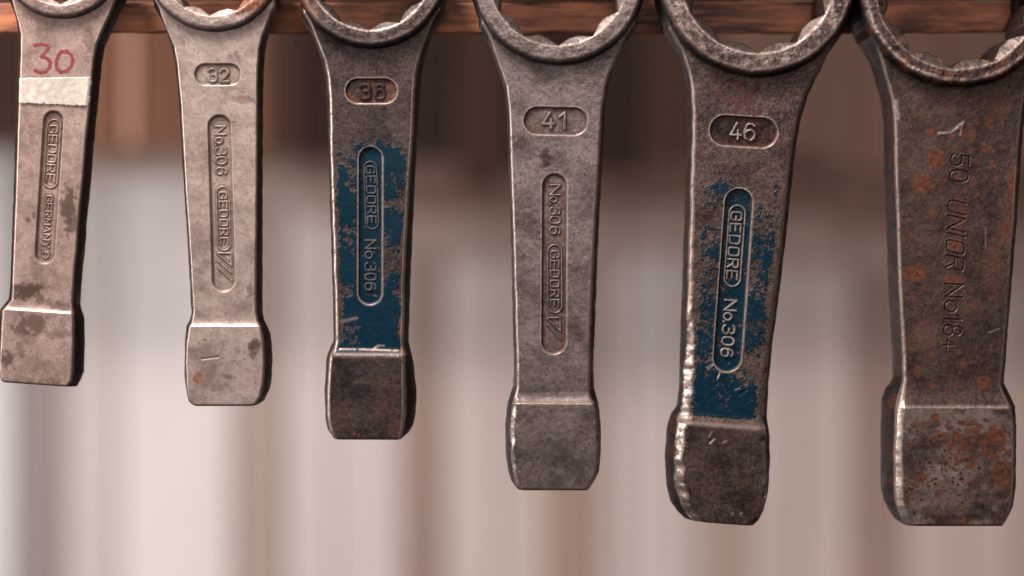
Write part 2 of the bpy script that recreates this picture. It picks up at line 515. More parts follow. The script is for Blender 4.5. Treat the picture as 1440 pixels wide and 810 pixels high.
    slx = 720 + (SL(ys) - 720) * (DIST + md) / DIST
    srx = 720 + (SR(ys) - 720) * (DIST + md) / DIST
    lim2 = ch_(Ro + 2.5) - 0.5 + 1.15 * g_
    slx = np.maximum(slx, cx - lim2); srx = np.minimum(srx, cx + lim2)
    slx = np.minimum(slx, fl - 1.0); srx = np.maximum(srx, fr + 1.0)
    # front grid
    inner = np.linspace(0, 1, ncol)[1:-1]
    X = np.zeros((nr, len(ed) * 2 + len(inner)))
    X[:, :len(ed)] = fl[:, None] + el[:, None] * ed[None, :]
    X[:, -len(ed):] = (fr[:, None] - er[:, None] * ed[None, ::-1])
    a, b = fl + el, fr - er
    X[:, len(ed):-len(ed)] = a[:, None] + (b - a)[:, None] * inner[None, :]
    yoff = lambda x: np.where(True, (cy + np.sqrt(np.maximum(Rm ** 2 - np.clip(x - cx, -hw0, hw0) ** 2, 1)) - y00), 0)
    Y = ys[:, None] + ramp[:, None] * yoff(X) + tl[:, None] * (X - c['xc'])
    h = H(X, Y)
    # rounded / battered edges
    batL = ff(c.get('batL', 0.0))(ys)[:, None]; batR = ff(c.get('batR', 0.0))(ys)[:, None]
    rd = 1 - np.abs(2 * fbm(X * 1.1 + Y * .35, Y * .5 - X * .9, 19, 2, seed + 90, .5) - 1) * 2.2
    lump = 0.35 * rd + (fbm(X * .9 + Y * .5, Y * .6 - X * .7, 15, 2, seed + 92, .5) - .5) * 2.0 - .15
    eL = np.clip((X - fl[:, None]) / el[:, None], 0, 1); eR = np.clip((fr[:, None] - X) / er[:, None], 0, 1)
    flatness = c.get('edgeflat', 0.8)
    kL = np.clip(ff(c.get('batL', 0.0))(ys) * 2 + .8 * ff(c.get('chamL', 0.0))(ys), 0, .85)[:, None]; kR = np.clip(ff(c.get('batR', 0.0))(ys) * 2, 0, .85)[:, None]
    pL = (1 - kL) * (1 - np.sqrt(1 - (1 - eL) ** 2)) + kL * (1 - eL); pR = (1 - kR) * (1 - np.sqrt(1 - (1 - eR) ** 2)) + kR * (1 - eR)
    h = h - flatness * el[:, None] * pL - flatness * er[:, None] * pR
    lump = lump * (0.12 + 1.3 * sstep(.36, .66, fbm(X * .3, Y, 34, 3, seed + 94, .6)))
    h = h + lump * 2.0 * batL * sstep(1.0, .45, eL) * (eL > 0.02) + lump * 2.2 * batR * sstep(1.0, .45, eR) * (eR > 0.02)
    eb = np.clip((yb - ys) / 4.0, 0, 1)[:, None]
    h = h - 3.4 * (1 - np.sqrt(1 - (1 - eb) ** 2))
    wear, stain, rust, paint = masks(X, Y)
    ew = c['edgewear']
    wl = ff(c.get('wearL', ew))(ys)[:, None]; wr = ff(c.get('wearR', ew))(ys)[:, None]
    brk = 1 - .85 * sstep(.52, .62, fbm(X * 1.2 + Y * .5, Y * .9 - X * .5, 9, 4, seed + 99, .65)) * np.maximum(batL > .3, batR > .3)
    wear = np.maximum(wear, brk * np.maximum(wl * sstep(1.0, .55, eL), wr * sstep(1.0, .55, eR)))
    wear = np.maximum(wear, 0.5 * ew * sstep(0.9, 0.2, eb))
    crk = batL * np.exp(-((X - (fl + el)[:, None] - 4 * (fbm(X * 0 + 3, Y, 16, 3, seed + 98, .6) - .5)) / 1.5) ** 2) * sstep(.42, .52, fbm(X * 0 + 1, Y, 20, 3, seed + 89))
    stain = np.maximum(stain, np.clip(crk, 0, 1)); h = h - 1.0 * np.clip(crk, 0, 1)
    paint = paint * sstep(0.5, 1.0, np.minimum(eL, eR))
    h = h + 0.55 * paint
    D = -h
    ns = 7; nb = 9
    tS = np.linspace(0, 1, ns + 1)[1:]
    # sides: front edge -> parting line -> back edge, slightly bulged
    def side(fx, fd, sx, bdp):
        bow = np.sin(tS * math.pi / 2)
        xs1 = fx[:, None] + (sx - fx)[:, None] * bow[None, :]
        ds1 = fd[:, None] + (md - fd)[:, None] * tS[None, :]
        xs2 = xs1[:, ::-1][:, 1:]; xs2 = np.concatenate([xs2, fx[:, None]], 1)
        ds2 = md + (bdp[:, None] - 4 - md) * tS[None, :]
        return np.concatenate([xs1, xs2], 1), np.concatenate([ds1, ds2], 1)
    xr, dr = side(fr, D[:, -1], srx, bd)
    xl, dl = side(fl, D[:, 0], slx, bd)
    tb = np.linspace(0, 1, nb)
    xb = (fr - 4)[:, None] + (fl + 4 - fr + 4)[:, None] * tb[None, :]
    db = np.repeat(bd[:, None], nb, 1)
    XX = np.concatenate([X, xr, xb, xl[:, ::-1]], 1)
    DD = np.concatenate([D, dr, db, dl[:, ::-1]], 1)
    YY = ys[:, None] + ramp[:, None] * yoff(XX) + tl[:, None] * (XX - c['xc'])
    nf = X.shape[1]; nL = XX.shape[1]
    # lumpy sides
    sl = (fbm(DD + 200, YY, 14, 3, seed + 95) - .5) * 1.6
    XX[:, nf:nf + 2 * ns] += sl[:, nf:nf + 2 * ns]; XX[:, -2 * ns:] -= sl[:, -2 * ns:]
    pad = lambda a: np.concatenate([a, np.zeros((nr, nL - nf))], 1)
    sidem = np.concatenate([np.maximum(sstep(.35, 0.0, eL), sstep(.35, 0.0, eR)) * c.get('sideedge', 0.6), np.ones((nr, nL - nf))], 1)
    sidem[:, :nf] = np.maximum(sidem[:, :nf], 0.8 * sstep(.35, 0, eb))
    V = np.stack([(XX - 720) * S, DD * S, Z0 + (405 - YY) * S], -1).reshape(-1, 3)
    srust = 0.35 * sstep(.55, .66, fbm(DD, YY, 20, 3, seed + 97)) * (np.arange(nL)[None, :] >= nf)
    A = {'pxc': np.stack([XX, YY, DD], -1).reshape(-1, 3), 'wear': pad(wear).ravel(), 'stain': pad(stain).ravel(),
         'rust': np.maximum(pad(rust), srust).ravel(), 'paint': pad(paint).ravel(), 'side': sidem.ravel()}
    idx = np.arange(nr * nL).reshape(nr, nL)
    i0 = idx[:-1]; i1 = idx[1:]
    quads = np.stack([i0, i1, np.roll(i1, -1, 1), np.roll(i0, -1, 1)], -1)       # (nr-1, nL, 4)
    kind = np.zeros((nr - 1, nL), dtype=int)
    xc_ = 0.25 * (XX[:-1] + XX[1:] + np.roll(XX, -1, 1)[:-1] + np.roll(XX, -1, 1)[1:])
    yc_ = 0.25 * (YY[:-1] + YY[1:] + np.roll(YY, -1, 1)[:-1] + np.roll(YY, -1, 1)[1:])
    icr = int(np.searchsorted(ys, yc))
    kind[icr:, :] = 1
    for k, p in enumerate(c['pockets']):
        m = pock(xc_[:, :nf - 1], yc_[:, :nf - 1], p) < 1.8
        kind[:, :nf - 1][m] = 2 + k
    quads = quads.reshape(-1, 4); kind = kind.ravel()
    v_, a_, q_ = submesh(V, A, quads, kind == 0)
    mesh_obj('shank', v_, q_, mat, root, a_, org)
    # block with its bottom face
    v_, a_, q_ = submesh(V, A, quads, kind == 1)
    nb0 = len(v_)
    last = np.arange(nb0 - nL, nb0)
    cen = v_[last].mean(0)
    v_ = np.vstack([v_, cen[None]])
    for k in a_:
        a_[k] = np.concatenate([a_[k], a_[k][last].mean(0, keepdims=True)])
    a_['side'][-1] = 1.0
    tri = np.stack([last, np.full(nL, nb0), np.roll(last, -1)], -1)
    mesh_obj('striking_block', v_, q_, mat, root, a_, org, tri)
    # recesses with raised lettering
    for k, p in enumerate(c['pockets']):
        v_, a_, q_ = submesh(V, A, quads, kind == 2 + k)
        po = mesh_obj(p['name'], v_, q_, mat, root, a_, org)
        for g in p['glyphs']:
            x0, x1, y0, y1 = g.box(g.r + 2.5)
            gx, gy = np.meshgrid(np.arange(x0, x1, .45), np.arange(y0, y1, .45))
            d = g.dist(gx, gy) + (fbm(gx, gy, 4, 2, seed + 17) - .5) * 0.5
            hh = H(gx, gy) - 0.7 + (p['let'] * (.55 + .8 * fbm(gx, gy, 13, 2, seed + 18)) + 0.7) * sstep(g.r + 0.9, g.r - 0.9, d)
            w_, s_, r_, p_ = masks(gx, gy)
            top = sstep(g.r + 0.3, g.r - 0.6, d)
            w_ = np.maximum(w_, p.get('letwear', 0.2) * top)
            if 'lettone' in p: s_ = np.maximum(s_, p['lettone'] * top)
            r_ = r_ * (1 - 0.8 * top)
            sh = gx.shape
            ii = np.arange(gx.size).reshape(sh)
            qq = np.stack([ii[:-1, :-1], ii[1:, :-1], ii[1:, 1:], ii[:-1, 1:]], -1).reshape(-1, 4)
            keep = (d.ravel()[qq] < g.r + 1.3).any(1)
            VV = np.stack([(gx - 720) * S, -hh * S, Z0 + (405 - gy) * S], -1).reshape(-1, 3)
            AA = {'pxc': np.stack([gx, gy, -hh], -1).reshape(-1, 3), 'wear': w_.ravel(), 'stain': s_.ravel(), 'rust': r_.ravel(),
                  'paint': p_.ravel(), 'side': np.zeros(gx.size)}
            v2, a2, q2 = submesh(VV, AA, qq, keep)
            mesh_obj(g.name, v2, q2, mat, po, a2, org)

    # ---------------- flat marks: painted numbers and tape, thin sheets on the steel
    for mk in c.get('marks', []):
        if 'glyphs' in mk:
            for g in mk['glyphs']:
                x0, x1, y0, y1 = g.box(g.r + 3)
                gx, gy = np.meshgrid(np.arange(x0, x1, .5), np.arange(y0, y1, .5))
                d = g.dist(gx, gy) + (fbm(gx, gy, 5, 4, seed + 19, .65) - .5) * mk['rag']
                if mk.get('gaps'):
                    d = d + 8 * sstep(mk['gaps'], mk['gaps'] - .06, fbm(gx, gy, 6, 4, seed + 29, .65))
                hh = H(gx, gy) + 0.22
                ii = np.arange(gx.size).reshape(gx.shape)
                qq = np.stack([ii[:-1, :-1], ii[1:, :-1], ii[1:, 1:], ii[:-1, 1:]], -1).reshape(-1, 4)
                keep = (d.ravel()[qq] < g.r).all(1)
                VV = np.stack([(gx - 720) * S, -hh * S, Z0 + (405 - gy) * S], -1).reshape(-1, 3)
                v2, a2, q2 = submesh(VV, {'pxc': np.stack([gx, gy, -hh], -1).reshape(-1, 3)}, qq, keep)
                mo = mesh_obj(mk['name'], v2, q2, mk['mat'], root, a2, org)
                if mk.get('label'): mo['label'] = mk['label']
        else:
            (xa, ya), (xb_, yb_), (xc2, yc2), (xd, yd) = mk['quad']
            uu, vv = np.meshgrid(np.linspace(0, 1, 150), np.linspace(0, 1, 60))
            jag = (fbm(uu * 90, vv * 0 + 2, 6, 4, seed + 5, .7) - .5) * 5.0
            jx = (fbm(vv * 50, uu * 0 + 8, 6, 4, seed + 6, .7) - .5) * 4.0
            gx = (xa * (1 - uu) + xb_ * uu) * (1 - vv) + (xd * (1 - uu) + xc2 * uu) * vv + jx * np.clip((uu - .92) / .08, 0, 1)
            gy = (ya * (1 - uu) + yb_ * uu) * (1 - vv) + (yd * (1 - uu) + yc2 * uu) * vv + jag * np.clip((vv - .9) / .1, 0, 1) + 0.3 * jag * np.clip((.1 - vv) / .1, 0, 1)
            e = np.minimum(np.minimum(uu * 100, (1 - uu) * 100), np.minimum(vv * 38, (1 - vv) * 38))
            hh = H(gx, gy) + 2.2 + 1.2 * (fbm(gx, gy, 14, 3, seed + 8) - .5) - 2.2 * sstep(1.0, 0, e)
            xe = np.minimum(gx - FL(gy), FR(gy) - gx)
            hh = hh - np.clip(4.0 - xe, 0, 8) * 0.5
            ii = np.arange(gx.size).reshape(gx.shape)
            qq = np.stack([ii[:-1, :-1], ii[1:, :-1], ii[1:, 1:], ii[:-1, 1:]], -1).reshape(-1, 4)
            VV = np.stack([(gx - 720) * S, -hh * S, Z0 + (405 - gy) * S], -1).reshape(-1, 3)
            mesh_obj(mk['name'], VV, qq, mk['mat'], root, {'pxc': np.stack([gx, gy, -hh], -1).reshape(-1, 3)}, org)

    # ---------------- ring head
    nth = 720
    th = np.linspace(0, 2 * math.pi, nth, endpoint=False)
    ph = c.get('phase', 0.0)
    tri = np.abs(np.arcsin(np.sin(6 * (th - ph)))) / (math.pi / 2)
    tri = 1 - np.clip(1 - 1.35 * tri, 0, 1) ** 1.25
    tri = tri * (0.86 + 0.28 * fbm(th * 30, th * 0, 6, 2, seed + 110))
    rt = Rv + 1 - Am * tri
    R1 = Rv + 2.5 + 0.0 * th
    q = c.get('ringround', 9.0)
    Rmid = Ro + 2.5
    back = T + hr
    prof_r, prof_d, prof_m = [], [], []      # m: 0 inner wall, 1 chamfer, 2 band, 3 outer
    ch = (R1 - rt) * c.get('chslope', 0.55) + 1.0
    for t in np.linspace(1, 0, 8):
        prof_r.append(rt); prof_d.append(-hr + ch + t * (back - 2 * ch + hr)); prof_m.append(0)
    for t in np.linspace(0, 1, 7)[1:]:
        tt = t
        prof_r.append(rt + (R1 - rt) * tt); prof_d.append(-hr + ch * (1 - tt) ** 1.15); prof_m.append(1)
    band = Ro - q
    for t in np.linspace(0, 1, 22)[1:]:
        r = R1 + (band - R1) * t
        prof_r.append(r); prof_d.append(-hr + 0 * th + 0.8 * t * t); prof_m.append(2)
    for t in np.linspace(0, 1, 12)[1:]:
        a_ = t * math.pi / 2
        prof_r.append(band + (Ro - band) * math.sin(a_) + 0 * th); prof_d.append(-hr + 0.8 + q * 1.25 * (1 - math.cos(a_)) + 0 * th); prof_m.append(3)
    for t in np.linspace(0, 1, 5)[1:]:
        prof_r.append(Ro + (Rmid - Ro) * t + 0 * th); prof_d.append(-hr + .8 + q * 1.25 + t * (T / 2 + hr - .8 - q * 1.25) + 0 * th); prof_m.append(4)
    for t in np.linspace(0, 1, 5)[1:]:
        prof_r.append(Rmid + (Ro - Rmid) * t + 0 * th); prof_d.append(T / 2 + t * (back - q - T / 2) + 0 * th); prof_m.append(4)
    prof_r.append(Ro - q + 0 * th); prof_d.append(back + 0 * th); prof_m.append(4)
    prof_r.append(R1 + 0 * th); prof_d.append(back + 0 * th); prof_m.append(4)
    PR = np.array(prof_r); PD = np.array(prof_d); PM = np.array(prof_m)[:, None] + 0 * PR
    X = cx + PR * np.cos(th)[None]; Y = cy + PR * np.sin(th)[None]
    rg = c.get('ringrough', 1.0)
    nz = (fbm(X, Y, 10, 4, seed + 101, .6) - .5) * 1.5 * rg + (fbm(X, Y, 45, 2, seed + 102) - .5) * 2.0 * rg
    PD = PD + nz * ((PM >= 1) & (PM <= 3))
    rn = (fbm(X, Y, 16, 3, seed + 103) - .5) * 1.6 * rg
    X = X + rn * np.cos(th)[None] * (PM != 0) ; Y = Y + rn * np.sin(th)[None] * (PM != 0)
    wear = c['ringwear'] * np.exp(-((PR - R1[None]) / 1.7) ** 2) * (PM >= 1) * (PM <= 2) + c.get('chwear', .05) * (PM == 1)
    wear = np.maximum(wear, c.get('lipwear', .35) * np.exp(-((PR - band) / 2.5) ** 2) * (PM >= 2) * (PM <= 3))
    wear = np.maximum(wear, c.get('bandwear', 0) * (PM == 2) * sstep(.40, .60, fbm(X, Y, 7, 4, seed + 108, .7)))
    rust = blobs(X, Y, c.get('ringrust', []), seed + 50, 0.55, 8) * (PM > 0) * (PM < 4)
    if c.get('ringspeck'):
        rust = np.maximum(rust, 0.8 * sstep(c['ringspeck'], c['ringspeck'] + .06, fbm(X, Y, 12, 4, seed + 104)))
    stain = blobs(X, Y, c.get('ringstain', []), seed + 41, 0.9, 8)
    stain = np.maximum(stain, .58 * (PM == 1) + .6 * (PM == 0))  # chamfers darkened because they catch too much light; bore darkened too
    sd = np.where(PM == 4, 1.0, np.where(PM == 3, sstep(band + 2, Ro - .6, PR) * 0.85, np.where(PM == 0, 0.25, 0.0)))  # outer rounding darkened to strengthen the shade under the ring
    V = np.stack([(X - 720) * S, PD * S, Z0 + (405 - Y) * S], -1).reshape(-1, 3)
    A = {'pxc': np.stack([X, Y, PD], -1).reshape(-1, 3), 'wear': wear.ravel(), 'stain': stain.ravel(), 'rust': rust.ravel(),
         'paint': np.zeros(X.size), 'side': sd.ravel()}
    idx = np.arange(X.size).reshape(X.shape)
    a0 = idx; a1 = np.roll(idx, -1, 0)
    quads = np.stack([a0, np.roll(a0, -1, 1), np.roll(a1, -1, 1), a1], -1).reshape(-1, 4)
    mesh_obj('ring_head', V, quads, mat, root, A, org)
    return root

# ------------------------------------------------------------------ materials used
m_tape, nt, b = new_mat('masking_tape')
n = N(nt)
p = n.attr('pxc', 'Vector')
f = n.noise(p, 0.12, 5, 0.65, 3.0)
nt.links.new(n.mixc(n.ramp(f, .35, .7), rgb(.55, .48, .41), rgb(.78, .71, .63)), b.inputs['Base Color'])
b.inputs['Roughness'].default_value = .75
nt.links.new(n.bump(n.noise(p, .5, 3, .6, 1.0), .5, .0002), b.inputs['Normal'])

def chalk(name, c1, c2):
    m, nt, b = new_mat(name)
    n = N(nt)
    f = n.noise(n.attr('pxc', 'Vector'), .3, 4, .65, 9.0)
    nt.links.new(n.mixc(n.ramp(f, .35, .65), rgb(*c1), rgb(*c2)), b.inputs['Base Color'])
    b.inputs['Roughness'].default_value = .7
    return m
m_red = chalk('red_marker', (.19, .028, .030), (.30, .055, .052))
m_oldred = chalk('faded_red_marker', (.075, .016, .018), (.105, .030, .031))

wood_a = wood('rail_wood', 1.0, 1.0)
wood_b = wood('rail_wood_upper', 6.0, .45)
m_iron = simple('dark_iron', (.02, .017, .016), (.05, .042, .038), 60, .6, .0004, spec=.4)

# ------------------------------------------------------------------ setting: whitewashed back wall with battens and brown boards above in place of shade
def box_mesh(name, x0, x1, y0, y1, z0, z1, mat, parent=None, bev=0.0, seg=2):
    import bmesh
    bm = bmesh.new()
    bmesh.ops.create_cube(bm, size=1)
    for v in bm.verts:
        v.co = Vector(((x0 + x1) / 2 + v.co.x * (x1 - x0), (y0 + y1) / 2 + v.co.y * (y1 - y0), (z0 + z1) / 2 + v.co.z * (z1 - z0)))
    if bev:
        bmesh.ops.bevel(bm, geom=list(bm.edges), offset=bev, segments=seg, affect='EDGES', profile=.6)
    me = bpy.data.meshes.new(name)
    bm.to_mesh(me); bm.free()
    me.materials.append(mat)
    o = bpy.data.objects.new(name, me)
    col.objects.link(o)
    if parent: o.parent = parent
    return o

WD = 4500.0             # depth of the wall behind the wrenches
def at(px, d): return (px - 720) * S * (DIST + d) / DIST       # where a thing seen over px stands at that depth
def atz(py, d): return Z0 + (405 - py) * S * (DIST + d) / DIST

wall_mat = simple('whitewash', (.50, .42, .39), (.62, .535, .50), 2.0, .9, .0)
wall = box_mesh('back_wall', -1.6, 1.6, WD * S, WD * S + .08, 0.0, 3.0, wall_mat)
wall['kind'] = 'structure'
for k, (x0, x1, c) in enumerate((( -900, 22, (.68, .67, .67)), (22, 96, (.11, .088, .092)), (96, 172, (.50, .46, .44)), (172, 330, (.72, .69, .68)), (330, 405, (.30, .215, .18)),
                  (405, 470, (.60, .54, .515)), (470, 566, (.60, .54, .52)), (566, 626, (.20, .115, .085)), (626, 700, (.59, .51, .48)), (700, 770, (.50, .425, .39)), (770, 842, (.23, .125, .08)),
                  (842, 880, (.52, .44, .41)), (880, 950, (.53, .485, .475)), (950, 985, (.50, .43, .40)), (985, 1052, (.29, .205, .17)), (1052, 1120, (.50, .42, .39)), (1120, 1196, (.54, .455, .425)),
                  (1196, 1268, (.18, .10, .075)), (1268, 1350, (.48, .39, .355)), (1350, 1425, (.50, .41, .37)), (1425, 2300, (.33, .24, .20)))):
    c = tuple(.62 * v + .38 * m_ for v, m_ in zip(c, (.49, .415, .385)))
    wm = simple('washed_board', tuple(v * .92 for v in c), tuple(v * 1.06 for v in c), 3.0, .95, 0, 'Object', (3, 3, .5))
    box_mesh('wall_board', at(x0, WD) + .001, at(x1, WD) - .001, WD * S - .012, WD * S - .001, 0.02, 2.6, wm, wall, .002)
# brown boards standing in for the shade over the upper wall
BD = 3300.0
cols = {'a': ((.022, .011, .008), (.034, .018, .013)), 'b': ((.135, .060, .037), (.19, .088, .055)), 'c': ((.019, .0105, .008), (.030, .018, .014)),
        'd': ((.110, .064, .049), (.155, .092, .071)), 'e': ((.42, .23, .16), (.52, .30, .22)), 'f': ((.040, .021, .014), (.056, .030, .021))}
bmat = {k: simple('brown_shade_board_' + k, v[0], v[1], 6.0, .75, 0, 'Object', (1, 1, .15)) for k, v in cols.items()}
boards = wall
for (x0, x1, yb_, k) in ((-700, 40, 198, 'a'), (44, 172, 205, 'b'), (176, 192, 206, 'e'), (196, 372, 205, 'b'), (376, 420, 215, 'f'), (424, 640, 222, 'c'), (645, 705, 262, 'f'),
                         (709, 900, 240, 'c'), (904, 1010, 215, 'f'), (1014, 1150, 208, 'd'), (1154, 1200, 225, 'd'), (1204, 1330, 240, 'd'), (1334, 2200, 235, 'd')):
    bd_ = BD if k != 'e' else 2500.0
    box_mesh('shade_board', at(x0, bd_), at(x1, bd_), bd_ * S, bd_ * S + .02, atz(yb_, bd_), 2.6, bmat[k], boards, .002)
# paler boards one step behind fade that built-in shade, reaching lower on the right
pb = simple('pale_shade_board', (.175, .105, .080), (.25, .155, .122), 6.0, .8, 0, 'Object', (1, 1, .15))
pb2 = simple('palest_shade_board', (.31, .225, .188), (.39, .295, .255), 6.0, .8, 0, 'Object', (1, 1, .15))  # palest step of the shade built from boards
for (x0, x1, yb_, mt) in ((-600, 30, 212, pb), (110, 180, 226, pb), (186, 300, 222, pb), (305, 420, 236, pb), (425, 555, 258, pb), (560, 715, 300, pb), (720, 900, 292, pb), (905, 1010, 285, pb), (1015, 1160, 300, pb), (1165, 1300, 320, pb), (1305, 2100, 300, pb)):
    box_mesh('shade_board', at(x0, 3900), at(x1, 3900), 3900 * S, 3900 * S + .02, atz(yb_, 3900), 2.6, mt, wall, .002)
for (x0, x1, yb_, mt) in ((110, 300, 246, pb2), (305, 415, 275, pb2), (420, 535, 310, pb2), (540, 700, 360, pb2), (705, 880, 352, pb2), (885, 1040, 350, pb2), (1045, 1190, 372, pb2), (1195, 2100, 385, pb2)):
    box_mesh('shade_board', at(x0, 4200), at(x1, 4200), 4200 * S, 4200 * S + .02, atz(yb_, 4200), 2.6, mt, wall, .002)

# ------------------------------------------------------------------ the wooden rail the wrenches hang from, with unseen light-blocking planks on top
RD = 112.0
rail = bpy.data.objects.new('wooden_rail', None)
rail.location = W(720, -150, RD)
col.objects.link(rail)
rail['label'] = 'reddish brown wooden rail running behind the wrench rings along the top edge'
rail['category'] = 'rail'
def rail_plank(y0, y1, d0, d1, mat, seed):
    """plank with a slightly wavy sawn edge"""
    nx = 700
    xs = np.linspace(-420, 1860, nx)
    prof = [(0, 3, 0), (0, .35, 0), (0, .65, 0), (0, 1, -3), (0, 1, 0)]
    e = (fbm(xs, xs * 0, 60, 4, seed) - .5) * 5
    e2 = (fbm(xs, xs * 0, 60, 4, seed + 1) - .5) * 3
    loop = []
    ny = 14
    for k in range(ny): loop.append(('f', k / (ny - 1)))
    rows = []
    for kind_, t in loop:
        yy = y0 + e2 + (y1 + e - y0 - e2) * t
        dd = d0 + (fbm(xs, yy, 40, 3, seed + 2) - .5) * 2.0 + 3.0 * (sstep(.04, 0, t + 0 * xs) + sstep(.96, 1.0, t + 0 * xs))
        rows.append((yy, dd))
    rows.append((y1 + e - 16, np.full(nx, d1))); rows.append((y0 + e2, np.full(nx, d1)))
    Yr = np.array([r[0] for r in rows]); Dr = np.array([r[1] for r in rows]); Xr = np.repeat(xs[None], len(rows), 0)
    V = np.stack([(Xr - 720) * S * (DIST + RD) / DIST, Dr * S, Z0 + (405 - Yr) * S * (DIST + RD) / DIST], -1).reshape(-1, 3)
    ii = np.arange(Xr.size).reshape(Xr.shape)
    j = np.roll(ii, -1, 0)
    q = np.stack([ii[:, :-1], j[:, :-1], j[:, 1:], ii[:, 1:]], -1).reshape(-1, 4)
    mesh_obj('plank', V, q, mat, rail, None, W(720, -150, RD), smooth=False)
rail_plank(3, 47, RD, RD + 85, wood_a, 3)
rail_plank(-250, 0, RD + 4, RD + 85, wood_b, 9)
rail_plank(-620, -253, RD + 2, RD + 85, wood_a, 15)  # added out of view to keep left-hand light off the back wall
rail_plank(-1100, -623, RD + 5, RD + 85, wood_b, 21)  # likewise an unseen light blocker above the rail

def rail_part(name, px0, px1, py0, py1, d0, d1, mat, bev=.0006):
    k = (DIST + d0) / DIST
    o = box_mesh(name, (px0 - 720) * S * k, (px1 - 720) * S * k, d0 * S, d1 * S, Z0 + (405 - py1) * S * k, Z0 + (405 - py0) * S * k, mat, None, bev)
    o.data.transform(__import__('mathutils').Matrix.Translation(-Vector(W(720, -150, RD))))
    o.parent = rail
    return o
rail_part('iron_bracket', 1428, 1500, -120, 44, RD - 30, RD + 2, m_iron)

def splinter(px, py, px2, py2, r):
    a = W(px, py, RD + 1); b_ = W(px2, py2, RD - 10)
    d = b_ - a
    u = np.cross(d, [0, 1, 0]); u /= np.linalg.norm(u); v = np.cross(d, u); v /= np.linalg.norm(v)
    V = []
    for t, rr in ((0, r), (.5, r * .8), (.85, r * .45), (1, r * .08)):
        for k in range(6):
            an = k * math.pi / 3
            V.append(a + d * t + (u * math.cos(an) + v * math.sin(an)) * rr * S)
    q = [(i * 6 + k, i * 6 + (k + 1) % 6, (i + 1) * 6 + (k + 1) % 6, (i + 1) * 6 + k) for i in range(3) for k in range(6)]
    mesh_obj('splinter', V, q, m_splint, rail, None, W(720, -150, RD))
m_splint = simple('pale_splinter', (.22, .12, .08), (.32, .18, .12), 200, .7)
splinter(400, 42, 418, 66, 1.6)
splinter(21, 44, 23, 52, 1.8)

def peg(cx, cyp, r):
    V = []; nseg = 20
    for d in (RD + 30, -26, -30):
        rr = r if d > -28 else r * .8
        for k in range(nseg):
            a = 2 * math.pi * k / nseg
            V.append(W(cx + rr * math.cos(a), cyp + rr * math.sin(a), d))
    q = [(i * nseg + k, i * nseg + (k + 1) % nseg, (i + 1) * nseg + (k + 1) % nseg, (i + 1) * nseg + k) for i in range(2) for k in range(nseg)]
    V.append(W(cx, cyp, -31)); tris = [(2 * nseg + k, 2 * nseg + (k + 1) % nseg, 3 * nseg) for k in range(nseg)]
    mesh_obj('peg', V, q, m_iron, rail, None, W(720, -150, RD), tris)

# ------------------------------------------------------------------ the six wrenches
def axis(a, b):
    s = (b[0] - a[0]) / (b[1] - a[1])
    return s, (lambda y: a[0] + s * (y - a[1]))

def word(chars, spans, axf, off, h, slope, r):
    return [glyph_down(ch, y0, y1, (lambda y: axf(y) + off), h, slope, r) for ch, (y0, y1) in zip(chars, spans)]

def spread(chars, y0, y1, gap):
    w = (y1 - y0 - gap * (len(chars) - 1)) / len(chars)
    return [(y0 + k * (w + gap), y0 + k * (w + gap) + w) for k in range(len(chars))]

def oval(a, b, hw, r):
    """closed stadium line as one raised border"""
    dx, dy = b[0] - a[0], b[1] - a[1]
    L = math.hypot(dx, dy); ux, uy = dx / L, dy / L; an = math.degrees(math.atan2(uy, ux))
    pts = [(a[0] + hw * math.cos(math.radians(t)), a[1] + hw * math.sin(math.radians(t))) for t in np.linspace(an + 90, an + 270, 16)]
    pts += [(b[0] + hw * math.cos(math.radians(t)), b[1] + hw * math.sin(math.radians(t))) for t in np.linspace(an - 90, an + 90, 16)]
    return Glyph([pts + [pts[0]]], r, 'border')

wrenches = []
